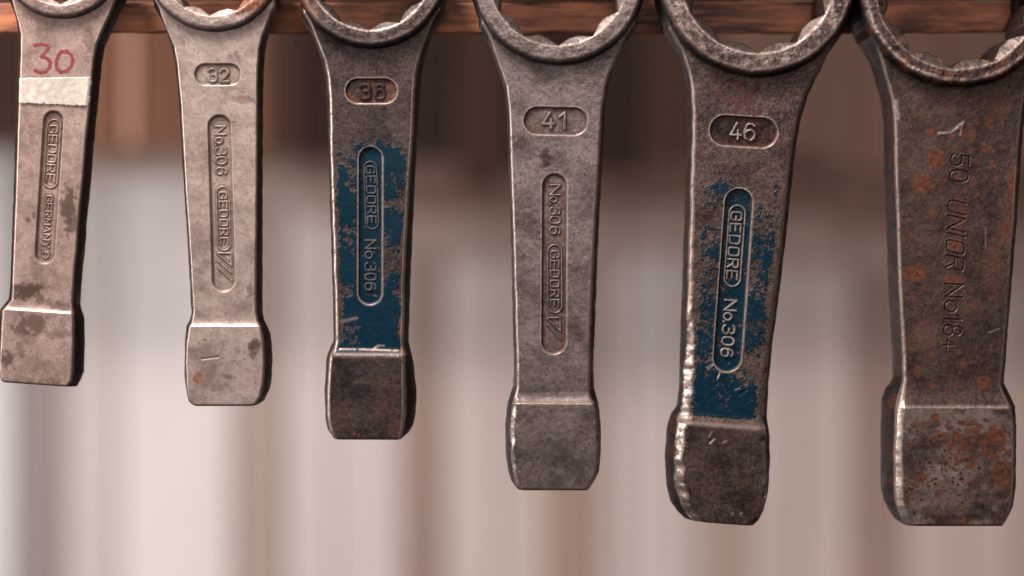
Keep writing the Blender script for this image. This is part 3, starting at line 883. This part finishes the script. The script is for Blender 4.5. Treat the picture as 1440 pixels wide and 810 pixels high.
# --- 30
sl, ax = axis((75, 170), (63, 356))
g = word('GEDORE', spread('GEDORE', 176, 255, 3.6), ax, -5.8, 11.5, sl, .85)
g += word('GERMANY', spread('GERMANY', 275, 348, 3.0), ax, -4.5, 9.2, sl, .6)
g += [Glyph([ell(63.5, 358, 5, 5)], .6, 'emblem'), oval((75.2, 177), (70.3, 254.5), 9.3, .75)]
g[-2].strokes += glyph_down('R', 355, 361.5, lambda y: 60.5, 6, sl, .6).strokes
wrenches.append(dict(seed=11, cx=88, cy=-62, Rv=69, Ro=89, amp=7, T=58, hb=5, hr=11, yt=424, yc=438, yb=541, tilt=.07, xc=52, und=.8,
    FL=[(-40, 8), (0, 18), (20, 25), (40, 29), (70, 29), (110, 27.5), (148, 26), (200, 24), (300, 21), (350, 19), (400, 17.5), (424, 16), (433, 9), (440, 4), (460, 3), (500, .5), (525, 0), (535, 1.5), (541, 6)],
    SL=[(-40, 2), (0, 15), (20, 23), (40, 27), (70, 27), (148, 24), (200, 22), (300, 19), (400, 15.5), (424, 13), (440, 1), (500, -2), (525, -2), (541, 4)],
    FR=[(-40, 185), (0, 162), (20, 148), (35, 141), (50, 135.5), (80, 131), (110, 129), (148, 125), (200, 120), (260, 115), (300, 111), (350, 107), (400, 102.5), (424, 101), (440, 103), (480, 103.5), (520, 102), (533, 100), (541, 94)],
    SR=[(-40, 195), (0, 176), (20, 163), (35, 154), (50, 147), (80, 142.5), (110, 140), (148, 136), (200, 131), (260, 126), (300, 122), (350, 118.5), (400, 113), (426, 110), (434, 114), (445, 118), (480, 119), (520, 117.5), (541, 108)],
    erL=3.5, erR=3.5, edgewear=.5, creasewear=.4, ringwear=.5,
    mat=steel('steel_30', (.52, .38, .333), (.31, .22, .19), .24, 1.0, .52, .45, .7, .35),
    pockets=[dict(name='name_recess', a=(75, 170), b=(63, 356), hw=14.3, dep=4.4, let=1.7, rim=.2, letwear=.1, glyphs=g)],
    stains=[(127, 60, 9, 22, .55), (95, 290, 9, 28, .9), (104, 310, 8, 14, .7), (40, 309, 4, 4, .8), (48, 304, 2.5, 5, .7), (35, 408, 22, 11, .95), (57, 420, 8, 8, .7), (88, 432, 20, 6, .6), (48, 456, 24, 15, .8), (80, 470, 14, 9, .5), (8, 505, 10, 12, .9), (40, 475, 10, 14, .5), (30, 492, 8, 10, .5), (60, 535, 18, 4, .5)],
    marks=[dict(name='painted_number', mat=m_red, rag=1.3, label='red hand drawn number three zero', glyphs=[
        Glyph([[(49, 64), (57, 62), (67, 64), (69, 67), (62, 76), (58, 80), (66, 82), (71, 88), (70, 95), (64, 101), (56, 102.5), (49, 99)]], 2.0, 'd'),
        Glyph([[(94, 74), (87, 72), (82, 78), (79, 88), (80, 97), (86, 102), (94, 100), (100, 94), (102.5, 85), (100, 77), (93, 71.5)]], 2.0, 'd')]),
        dict(name='label_tape', mat=m_tape, quad=[(26.5, 110), (128.5, 108), (125.5, 150), (26, 146)])],
    dots=[(50, 20, 130, 40, 430, .6, 1.5, .2, .6), (35, 4, 102, 440, 540, .7, 2, .1, .8)], label='smallest wrench with a red hand drawn 30 above a strip of white tape'))

# --- 32
sl, ax = axis((308.5, 178), (314.5, 393.5))
g = word('No.306', [(177.5, 189), (193.5, 201.5), (202.5, 205), (208, 217.5), (221, 230.5), (236, 245)], ax, -6.6, 14.5, sl, 1.05)
g += word('GEDORE', spread('GEDORE', 270.5, 343.5, 4.2), ax, -3.6, 11.0, sl, 1.0)
g += [oval((312.8, 271), (314.7, 343), 8.8, .9),
      Glyph([[(306, 356), (324.5, 356), (325, 374), (306, 357.5)], [(306, 367), (325, 384)], [(307, 377), (325.5, 395)]], 1.0, 'emblem')]
wrenches.append(dict(seed=23, cx=302, cy=-52, Rv=74.5, Ro=97, amp=8, T=60, hb=4.8, hr=11, yt=446, yc=459, yb=571, tilt=0.0, xc=318, und=.8, phase=.06,
    FL=[(-20, 205), (10, 224), (30, 235), (50, 244), (80, 249), (110, 251), (150, 254.5), (200, 257.5), (260, 261), (300, 263.5), (350, 267), (400, 270), (440, 272), (452, 270), (459, 266.5), (480, 263.5), (510, 262), (540, 263), (555, 264.5), (565, 268), (571, 275)],
    SL=[(-20, 200), (10, 220), (30, 232), (50, 241.5), (80, 247), (150, 252.5), (260, 259), (350, 265), (440, 270), (452, 267), (459, 263), (480, 261), (510, 260), (540, 261), (565, 266), (571, 273)],
    FR=[(-20, 400), (10, 386), (25, 376), (40, 368.5), (60, 364), (100, 362), (150, 361.5), (260, 361), (350, 360), (400, 359.5), (440, 360), (452, 362), (459, 366), (480, 370), (510, 371.5), (540, 370.5), (558, 366), (566, 361), (571, 354)],
    SR=[(-20, 412), (10, 395), (25, 384), (40, 376), (60, 372), (100, 370), (200, 369), (440, 369), (452, 372), (460, 376), (470, 380), (500, 383), (530, 382), (550, 379), (565, 371), (571, 362)],
    erL=3.0, erR=3.5, edgewear=.6, creasewear=.4, ringwear=.6,
    mat=steel('steel_32', (.55, .445, .40), (.35, .268, .238), .22, 2.0, .48, .5, .7, .35, rusty=((.09, .030, .014), (.40, .125, .045))),
    pockets=[dict(name='number_recess', a=(288.5, 104.5), b=(323.5, 104.5), hw=15.2, dep=3.4, let=2.2, rim=.35, letwear=.0, lettone=.45,
                  glyphs=[glyph_up('3', 293, 304.5, 96.5, 114.5, 1.5), glyph_up('2', 309, 321, 96.5, 114.5, 1.5)]),
             dict(name='name_recess', a=(308.5, 178), b=(314.5, 393.5), hw=16.5, dep=4.4, let=1.9, rim=.3, letwear=.0, lettone=.4, glyphs=g)],
    stains=[(332, 76, 5, 6, .6), (325, 80, 4, 3, .5), (345, 140, 12, 5, .45), (352, 410, 6, 8, .5), (275, 320, 6, 10, .25), (358, 485, 8, 9, .9), (356, 500, 4, 5, .6), (320, 530, 6, 4, .5), (330, 400, 15, 6, .25), (300, 540, 20, 12, .25), (310, 480, 20, 12, .2)],
    rusts=[(329, 171, 2.5, 1.6), (360, 143, 2, 6, .8), (340, 137, 4, 3, .6), (279, 530, 8, 9, .75), (276, 533, 4, 5, .9), (318, 440, 2, 2, .6), (300, 258, 1.5, 1.5, .7)],
    scratches=[(285, 505, 308, 502, 1.1, 1.0), (264, 510, 268, 508, 1.2, 1.0), (328, 282, 334, 290, 1, .7)],
    gouges=[(285, 505, 308, 502, 1.1, .8)],
    ringrust=[(350, 10, 22, 9), (366, -2, 20, 12), (338, 18, 10, 6)],
    dots=[(70, 248, 372, 50, 455, .6, 1.5, .3, .6), (45, 265, 370, 465, 568, .7, 1.8, .2, .8)], label='light grey wrench stamped 32 with an orange rust patch on its ring'))

# --- 36
sl, ax = axis((521, 223), (520.5, 411.5))
g = word('GEDORE', spread('GEDORE', 234, 314, 4.4), lambda y: 514.8 + (y - 234) * .025, 0, 12.2, .02, 1.05)
g += word('No306', [(338, 349.5), (353.5, 363.5), (370, 380.5), (385, 394), (398, 408)], lambda y: 513.5, 0, 15, 0, 1.15)
g += [oval((520.7, 236), (523.3, 313), 9.0, 1.0)]
wrenches.append(dict(seed=37, cx=522, cy=-40, Rv=83, Ro=108.5, amp=9, T=66, hb=12, hr=13, yt=488, yc=500, yb=618, tilt=.005, xc=517, und=1.0, phase=.02,
    FL=[(-10, 405), (20, 428), (50, 446), (70, 455.5), (100, 461), (150, 463.5), (200, 464.5), (300, 467), (400, 470.5), (480, 472), (490, 470), (500, 465), (530, 462.3), (560, 461), (590, 462), (605, 465), (613, 469), (618, 474)],
    SL=[(-10, 398), (20, 423), (50, 442), (70, 452), (100, 458), (200, 462), (300, 464.5), (400, 468), (480, 469.5), (490, 464), (500, 460.5), (510, 459), (550, 457), (590, 458), (605, 461), (618, 470)],
    FR=[(-10, 636), (20, 612), (50, 595), (60, 592), (80, 587), (100, 584.5), (150, 582), (200, 579), (250, 576), (300, 573), (350, 570), (400, 568), (480, 566.5), (500, 568.5), (540, 569), (580, 569.4), (600, 567), (612, 564), (618, 560)],
    SR=[(-10, 648), (20, 624), (50, 605), (60, 601), (80, 595), (100, 592.5), (150, 589), (200, 586.5), (250, 583.5), (300, 581.5), (350, 579), (400, 577), (480, 574.5), (495, 578), (510, 581.5), (550, 585.5), (580, 585), (600, 581), (610, 575), (618, 566)],
    erL=4.5, erR=4.0, chipL=.8, chipR=.9, edgewear=.9, creasewear=1.0, bandwear=.22, ringwear=.8,
    mat=steel('steel_36', (.118, .084, .076), (.026, .017, .015), .55, 3.0, .5, .5, 1.0, .35, rusty=((.05, .018, .010), (.27, .088, .038))),
    paint=(200, 499, .40, 6, 8, 6),
    pockets=[dict(name='number_recess', a=(503.5, 127.8), b=(540.8, 127.8), hw=17.3, dep=3.2, let=2.6, rim=.6, fill=.15, rust=.8, letwear=.0, lettone=.35,
                  glyphs=[glyph_up('3', 506.5, 520, 118.5, 138.5, 1.8), glyph_up('6', 527.5, 540, 118.5, 138.5, 1.8)]),
             dict(name='name_recess', a=(521, 223), b=(520.5, 411.5), hw=16.3, dep=3.6, let=2.0, rim=.5, lip=.2, painted=True, letwear=.16, glyphs=g)],
    stains=[(515, 170, 60, 25, .2), (545, 230, 22, 6, .3)],
    rusts=[(569, 492, 6, 6, .9), (563, 462, 5, 14, .5), (478, 590, 22, 22, .16), (540, 560, 16, 30, .18), (556, 600, 10, 14, .25)],
    scratches=[(480, 452, 502, 447, 2.0, .35), (478, 491, 500, 491, 1.3, .9), (505, 491, 560, 493, 1.3, .9), (524, 492, 532, 486, 1.5, 1.0), (532, 486, 540, 486, 1, .8)],
    ringrust=[(439, 12, 8, 8), (444, 20, 6, 7), (432, -2, 10, 10)],
    dots=[(60, 465, 580, 60, 200, .7, 1.8, .3, .8), (40, 465, 568, 505, 615, .8, 3, .7, .4)], blockstain=.45, label='wrench stamped 36, its shank blue from collar to block with a bare top'))

# --- 41
sl, ax = axis((780, 261.5), (779, 480.5))
g = word('No.306', [(260, 274), (277, 284), (286, 288.5), (292, 301.5), (304.5, 314), (319, 329)], ax, -6.2, 14.4, sl, 1.0)
g += word('GEDORE', spread('GEDORE', 353, 431, 4.6), ax, -5.0, 11.8, sl, .95)
g += [oval((780.3, 354), (780.7, 430), 9.8, .9),
      Glyph([[(770.5, 447), (788, 447), (788.5, 466), (770.5, 449)], [(770.5, 457), (789, 478)]], 1.05, 'emblem')]
wrenches.append(dict(seed=41, cx=785, cy=-30, Rv=95, Ro=121.5, amp=10.5, T=72, hb=13, hr=14, yt=552, yc=567, yb=689, tilt=.003, xc=779, und=1.15, phase=.0,
    FL=[(0, 655), (40, 682), (75, 699), (90, 706), (110, 712), (150, 716), (200, 717.5), (300, 721), (400, 724), (500, 727), (545, 727.5), (556, 724.5), (567, 721), (600, 718.8), (640, 719), (665, 722), (680, 726), (689, 731)],
    SL=[(0, 650), (40, 678), (75, 695.5), (90, 702.5), (110, 709), (150, 712.5), (200, 714.5), (300, 717.4), (400, 720), (500, 722.5), (545, 722), (556, 717.5), (570, 713.5), (600, 710.5), (640, 711), (665, 714.5), (680, 719), (689, 726)],
    FR=[(0, 915), (40, 886), (75, 864), (90, 856.5), (110, 851.5), (150, 847), (200, 844), (300, 838), (400, 833), (500, 829), (550, 828.5), (560, 831), (567, 835.5), (600, 839.5), (640, 839.5), (665, 836.5), (680, 831), (689, 825)],
    SR=[(0, 922), (40, 891), (75, 869), (90, 861), (110, 856), (150, 851.5), (200, 849), (300, 843), (400, 839), (500, 835), (545, 835), (556, 838), (570, 841.7), (600, 845), (640, 845), (665, 842.5), (680, 835), (689, 829)],
    erL=tab([(0, 4), (550, 4), (570, 6), (689, 6)]), erR=4.5, chipL=tab([(0, .6), (550, .8), (580, 1.4), (689, 1.4)]), chipR=.7, edgewear=.75, creasewear=1.0, ringwear=.45,
    batL=tab([(0, .05), (555, .1), (575, .7), (689, .7)]), wearL=tab([(0, .5), (555, .7), (575, 1.0), (689, 1.0)]),
    mat=steel('steel_41', (.275, .225, .210), (.120, .094, .087), .34, 4.0, .46, .55, 1.0, .35),
    pockets=[dict(name='number_recess', a=(756, 169.5), b=(807, 170.5), hw=19.3, dep=3.0, let=2.4, rim=.5, rust=.55, letwear=.15,
                  glyphs=[glyph_up('4', 764, 779.5, 158, 180, 1.6), glyph_up('1', 786, 799, 158, 181, 1.6)]),
             dict(name='name_recess', a=(780, 261.5), b=(779, 480.5), hw=17.3, dep=3.5, let=1.9, rim=.45, rust=.65, letwear=.1, glyphs=g)],
    stains=[(732, 200, 12, 13, .75), (768, 222, 8, 12, .85), (754, 240, 4, 5, .55), (742, 212, 10, 5, .3), (818, 385, 14, 18, .3), (730, 460, 10, 10, .25), (812, 470, 10, 10, .3), (770, 590, 40, 20, .2), (730, 640, 8, 4, .5), (815, 350, 16, 10, .25), (756, 18, 20, 10, .25)],
    rusts=[(740, 180, 4, 5, .5), (790, 555, 30, 3, .35)],
    dots=[(110, 718, 848, 90, 560, .7, 2.2, .1, .8), (50, 722, 838, 570, 688, .8, 2.6, .2, .9)], blockstain=.28, bandwear=.2, label='plain dark grey wrench stamped 41 with no paint, fourth from the left end'))

# --- 46
sl, ax = axis((1039, 285), (1023, 503))
g = word('GEDORE', spread('GEDORE', 298, 392, 5.4), ax, -8.8, 14.6, sl, 1.25)
g += word('No.306', [(422, 436), (440, 450), (451, 454), (457, 469), (474, 485), (490, 501)], ax, -8.8, 16.4, sl, 1.35)
g += [oval((1037.3, 300), (1030.4, 391.5), 11.3, 1.1)]
wrenches.append(dict(seed=53, cx=1064, cy=-31, Rv=106.5, Ro=139, amp=11.5, T=78, hb=14, hr=15, yt=583, yc=599, yb=736, tilt=.075, xc=1018, und=1.3, phase=.0,
    FL=[(0, 905), (40, 940), (70, 959), (90, 968), (120, 973), (160, 975), (200, 974), (250, 972), (300, 971), (350, 969.5), (400, 968.5), (450, 967), (500, 965), (560, 962), (583, 958), (600, 953), (650, 949), (690, 953), (715, 961), (728, 968), (736, 976)],
    SL=[(0, 900), (40, 935), (70, 954), (90, 960), (120, 966), (160, 967.5), (200, 966), (250, 964), (300, 963), (350, 961), (400, 959.5), (450, 957.5), (500, 956), (550, 955), (575, 952), (590, 943.5), (610, 938), (650, 935), (690, 937), (715, 943), (728, 953), (736, 962)],
    FR=[(0, 1210), (40, 1180), (80, 1152), (95, 1142), (120, 1131), (160, 1121.5), (200, 1115), (250, 1109), (300, 1104), (350, 1099), (400, 1093), (450, 1086), (500, 1080), (550, 1075.5), (585, 1074), (607, 1076.5), (630, 1076), (660, 1077), (690, 1075.5), (712, 1071.5), (727, 1065), (736, 1057)],
    SR=[(0, 1218), (40, 1187), (80, 1158), (95, 1147), (120, 1136), (160, 1126.5), (200, 1119), (250, 1113.5), (300, 1108), (350, 1103), (400, 1097), (450, 1090.5), (500, 1084), (550, 1079.5), (585, 1078), (610, 1081.5), (650, 1082), (690, 1079), (715, 1072), (728, 1062), (736, 1055)],
    erL=tab([(0, 5), (250, 6), (400, 8), (480, 10), (560, 13), (600, 13), (736, 16)]), erR=tab([(0, 4), (580, 4.5), (600, 7), (736, 8)]),
    chipL=tab([(0, .7), (400, 1.2), (500, 2.2), (736, 3.0)]), chipR=tab([(0, .7), (580, 1.2), (610, 3.0), (736, 2.6)]),
    batL=tab([(0, .05), (380, .1), (480, .7), (736, 1.3)]), batR=tab([(0, .1), (590, .3), (610, 1.1), (736, 1.2)]),
    wearL=tab([(0, .4), (400, .45), (490, .9), (736, 1.0)]), wearR=tab([(0, .5), (590, .6), (610, .95), (736, .95)]), sideedge=.3,
    edgewear=.7, creasewear=.8, ringwear=.75,
    mat=steel('steel_46', (.165, .110, .094), (.030, .018, .015), .6, 5.0, .5, .5, 1.1, .3),
    paint=(252, 588, .08, 3.6, 12, 10),
    pockets=[dict(name='number_recess', a=(1019.5, 183.3), b=(1072, 186.5), hw=21, dep=3.6, let=2.8, rim=.6, fill=1.0, rust=.7, letwear=.45,
                  glyphs=[glyph_up('4', 1028, 1042.5, 173, 195.5, 1.5, .05), glyph_up('6', 1047.5, 1062, 174, 197, 1.5, .05)]),
             dict(name='name_recess', a=(1039, 285), b=(1023, 503), hw=19.5, dep=4.2, let=2.4, rim=.6, lip=.3, painted=True, letwear=.42, glyphs=g)],
    stains=[(1030, 130, 40, 18, .35), (1040, 600, 20, 10, .2), (1035, 660, 26, 18, .25), (1000, 690, 25, 30, .25), (1055, 660, 12, 22, .3), (1000, 300, 20, 25, .3)],
    rusts=[(1075, 200, 6, 6, .4)],
    scratches=[(995, 517, 1002, 513, 1.5, .9), (1012, 524, 1009, 532, 1.2, .8), (997, 622, 1003, 616, 1.5, .9), (1000, 606, 996, 614, 1.0, .8), (1015, 622, 1021, 619, 1, .7), (1034, 548, 1040, 546, .9, .5), (1040, 722, 1042, 720, 1.3, .7), (1028, 722, 1030, 720, 1.3, .7)],
    gouges=[(997, 622, 1003, 616, 1.6, 1.0), (1040, 555, 1050, 548, 2.0, 1.0), (1010, 526, 1008, 533, 1.2, 1.0)],
    marks=[dict(name='faded_number', mat=m_oldred, rag=2.2, gaps=.40, label='faded dark red hand drawn number', glyphs=[
        Glyph([[(1012, 113), (1010, 128), (1014, 136), (1026, 141), (1040, 141)], [(1038, 118), (1036, 160)]], 2.6, 'd'),
        Glyph([[(1068, 118), (1056, 127), (1050, 142), (1051, 156), (1060, 161), (1068, 156), (1069, 146), (1062, 142), (1053, 147)]], 2.4, 'd')])],
    dots=[(120, 965, 1120, 100, 600, .7, 2.2, .2, .9), (50, 965, 1075, 605, 735, .8, 3, .3, .9)], blockstain=.45, bandwear=.4, label='wrench stamped 46 with worn blue paint and a battered bright left edge'))

# --- 50
sl = -0.042
bx = lambda y: 1337.2 + sl * (y - 225)
eng = [glyph_down('5', 217, 233, bx, 26, sl, .8), glyph_down('0', 239, 255, bx, 25.5, sl, .8)]
for ch, y0, y1 in (('U', 281, 297), ('N', 303, 321), ('I', 325, 331), ('O', 337, 353), ('R', 359, 376)):
    eng.append(glyph_down(ch, y0, y1, lambda y: bx(y) - .5, 24.5, sl, .8, .2))
for ch, y0, y1, h in (('N', 399.5, 417.5, 25), ('o', 423, 438.5, 26.5), ('1', 441, 453, 25), ('8', 457, 471.5, 25), ('+', 477.5, 491.5, 17)):
    eng.append(glyph_down(ch, y0, y1, bx, h, sl, .75))
wrenches.append(dict(seed=67, cx=1345, cy=-17, Rv=115, Ro=139, amp=15, T=88, hb=14, hr=17, yt=540, yc=573, yb=739, tilt=0.0, xc=1342, und=1.3, phase=.1, chslope=.8,
    FL=[(0, 1200), (40, 1222), (70, 1235), (90, 1243), (110, 1250), (130, 1255), (160, 1258), (200, 1259), (260, 1260.5), (300, 1262), (350, 1263.5), (400, 1265), (450, 1267.5), (500, 1270.5), (535, 1271.5), (550, 1268), (573, 1261), (600, 1259.5), (650, 1259), (690, 1259.5), (710, 1262), (725, 1266), (739, 1274)],
    SL=[(0, 1196), (20, 1206), (60, 1219), (80, 1227), (100, 1234), (130, 1241), (160, 1245), (200, 1246.7), (300, 1249.5), (350, 1252), (400, 1254.5), (450, 1257), (500, 1259), (530, 1259), (542, 1252), (550, 1245), (565, 1240.5), (600, 1240), (650, 1240), (690, 1240), (710, 1245), (725, 1255), (739, 1270)],
    FR=[(0, 1490), (50, 1466), (80, 1453), (110, 1444), (150, 1437), (200, 1433), (250, 1430), (300, 1427), (350, 1423), (400, 1419), (450, 1415.5), (500, 1411), (540, 1408), (556, 1413), (573, 1420), (600, 1424), (650, 1424), (690, 1422.5), (712, 1419), (728, 1414), (739, 1408)],
    SR=[(0, 1494), (50, 1470), (110, 1447), (150, 1439.5), (200, 1435.5), (300, 1429), (400, 1421), (500, 1413), (540, 1410), (556, 1418), (573, 1425), (600, 1427), (690, 1426), (715, 1422), (728, 1415), (739, 1407)],
    erL=tab([(0, 4), (540, 4.5), (575, 9), (739, 10)]), erR=4, chipL=tab([(0, .5), (540, .5), (580, 1.0), (739, 1.2)]), chipR=.8, edgewear=.6, creasewear=.65, ringwear=.35, chwear=.15,
    chamL=tab([(0, 0), (555, .2), (580, 1), (739, 1)]), batL=tab([(0, 0), (560, .05), (590, .22), (739, .22)]), wearL=tab([(0, .3), (450, .45), (560, .6), (575, .85), (739, .8)]), sideedge=.25,
    ringrough=1.9, ringspeck=.56, lipwear=.6, ringround=8.0, engdep=1.35, engrave=eng,
    mat=steel('steel_50', (.118, .073, .058), (.034, .0205, .0165), .6, 6.0, .5, .45, 1.2, .35, rusty=((.05, .014, .007), (.20, .055, .019))),
    pockets=[],
    stains=[(1283, 640, 22, 34, .6), (1350, 700, 70, 24, .25), (1400, 640, 20, 60, .3), (1330, 720, 70, 12, .5), (1390, 700, 24, 16, .5), (1380, 470, 40, 40, .25), (1380, 200, 40, 40, .3), (1290, 600, 10, 10, .4)],
    rusts=[(1317, 224, 13, 14), (1297, 258, 14, 13), (1309, 187, 6, 6), (1330, 151, 3.5, 3), (1287, 384, 17, 11), (1311, 301, 7, 7, .9), (1343, 345, 9, 9, .9), (1342, 393, 16, 6, .8), (1425, 262, 7, 30, .9), (1414, 326, 9, 17, .75), (1370, 430, 5, 5, .7),
           (1384, 538, 9, 8, .95), (1390, 170, 6, 8, .8), (1366, 192, 7, 8, .7), (1385, 208, 5, 7, .8), (1397, 230, 5, 5, .7), (1340, 192, 4, 3, .8), (1290, 162, 7, 5, .5), (1280, 330, 4, 5, .7), (1352, 512, 8, 7, .6), (1290, 521, 5, 8, .7), (1311, 543, 5, 4, .8), (1342, 544, 6, 4, .7), (1285, 420, 4, 4, .6), (1282, 490, 4, 4, .6), (1398, 612, 14, 12, .95), (1370, 606, 6, 6), (1344, 614, 7, 6), (1336, 625, 6, 6), (1352, 628, 6, 5), (1325, 612, 5, 5), (1380, 622, 6, 6), (1385, 635, 7, 5), (1312, 585, 6, 5), (1283, 597, 4, 4), (1295, 670, 8, 5, .8), (1318, 690, 6, 4, .8), (1263, 708, 5, 5, .8), (1405, 668, 14, 18, .7), (1360, 655, 6, 5, .7), (1418, 300, 8, 40, .5), (1350, 300, 12, 30, .45), (1395, 380, 14, 40, .4), (1300, 470, 14, 22, .4), (1405, 150, 16, 22, .5)],
    dots=[(150, 1268, 1424, 585, 738, 1.2, 4.5, .9, .5), (90, 1320, 1424, 590, 660, 1.5, 6, 1.0, .2), (420, 1262, 1424, 600, 738, .9, 3.0, .35, 1.0), (90, 1265, 1430, 130, 560, .8, 3.6, .9, .3), (60, 1340, 1432, 140, 260, 1.2, 5, .9, .2)], blockwear=.40,
    scratches=[(1320, 187, 1337, 186, 1.3, .8), (1337, 186, 1354, 172, 1.6, .9), (1354, 172, 1350, 190, 1.0, .5), (1260, 142, 1258, 150, 3.0, .6), (1260, 150, 1262, 165, 3.2, .6), (1390, 468, 1405, 462, 1, .5), (1386, 320, 1386, 350, .8, .4), (1336, 660, 1338, 645, 1, .3)],
    label='biggest rust spotted wrench engraved 50, at the right end of the row'))

for c in wrenches:
    build_wrench(c)
    r = 11
    peg(c['cx'], c['cy'] - c['Rv'] + c['amp'] + r + .5, r)
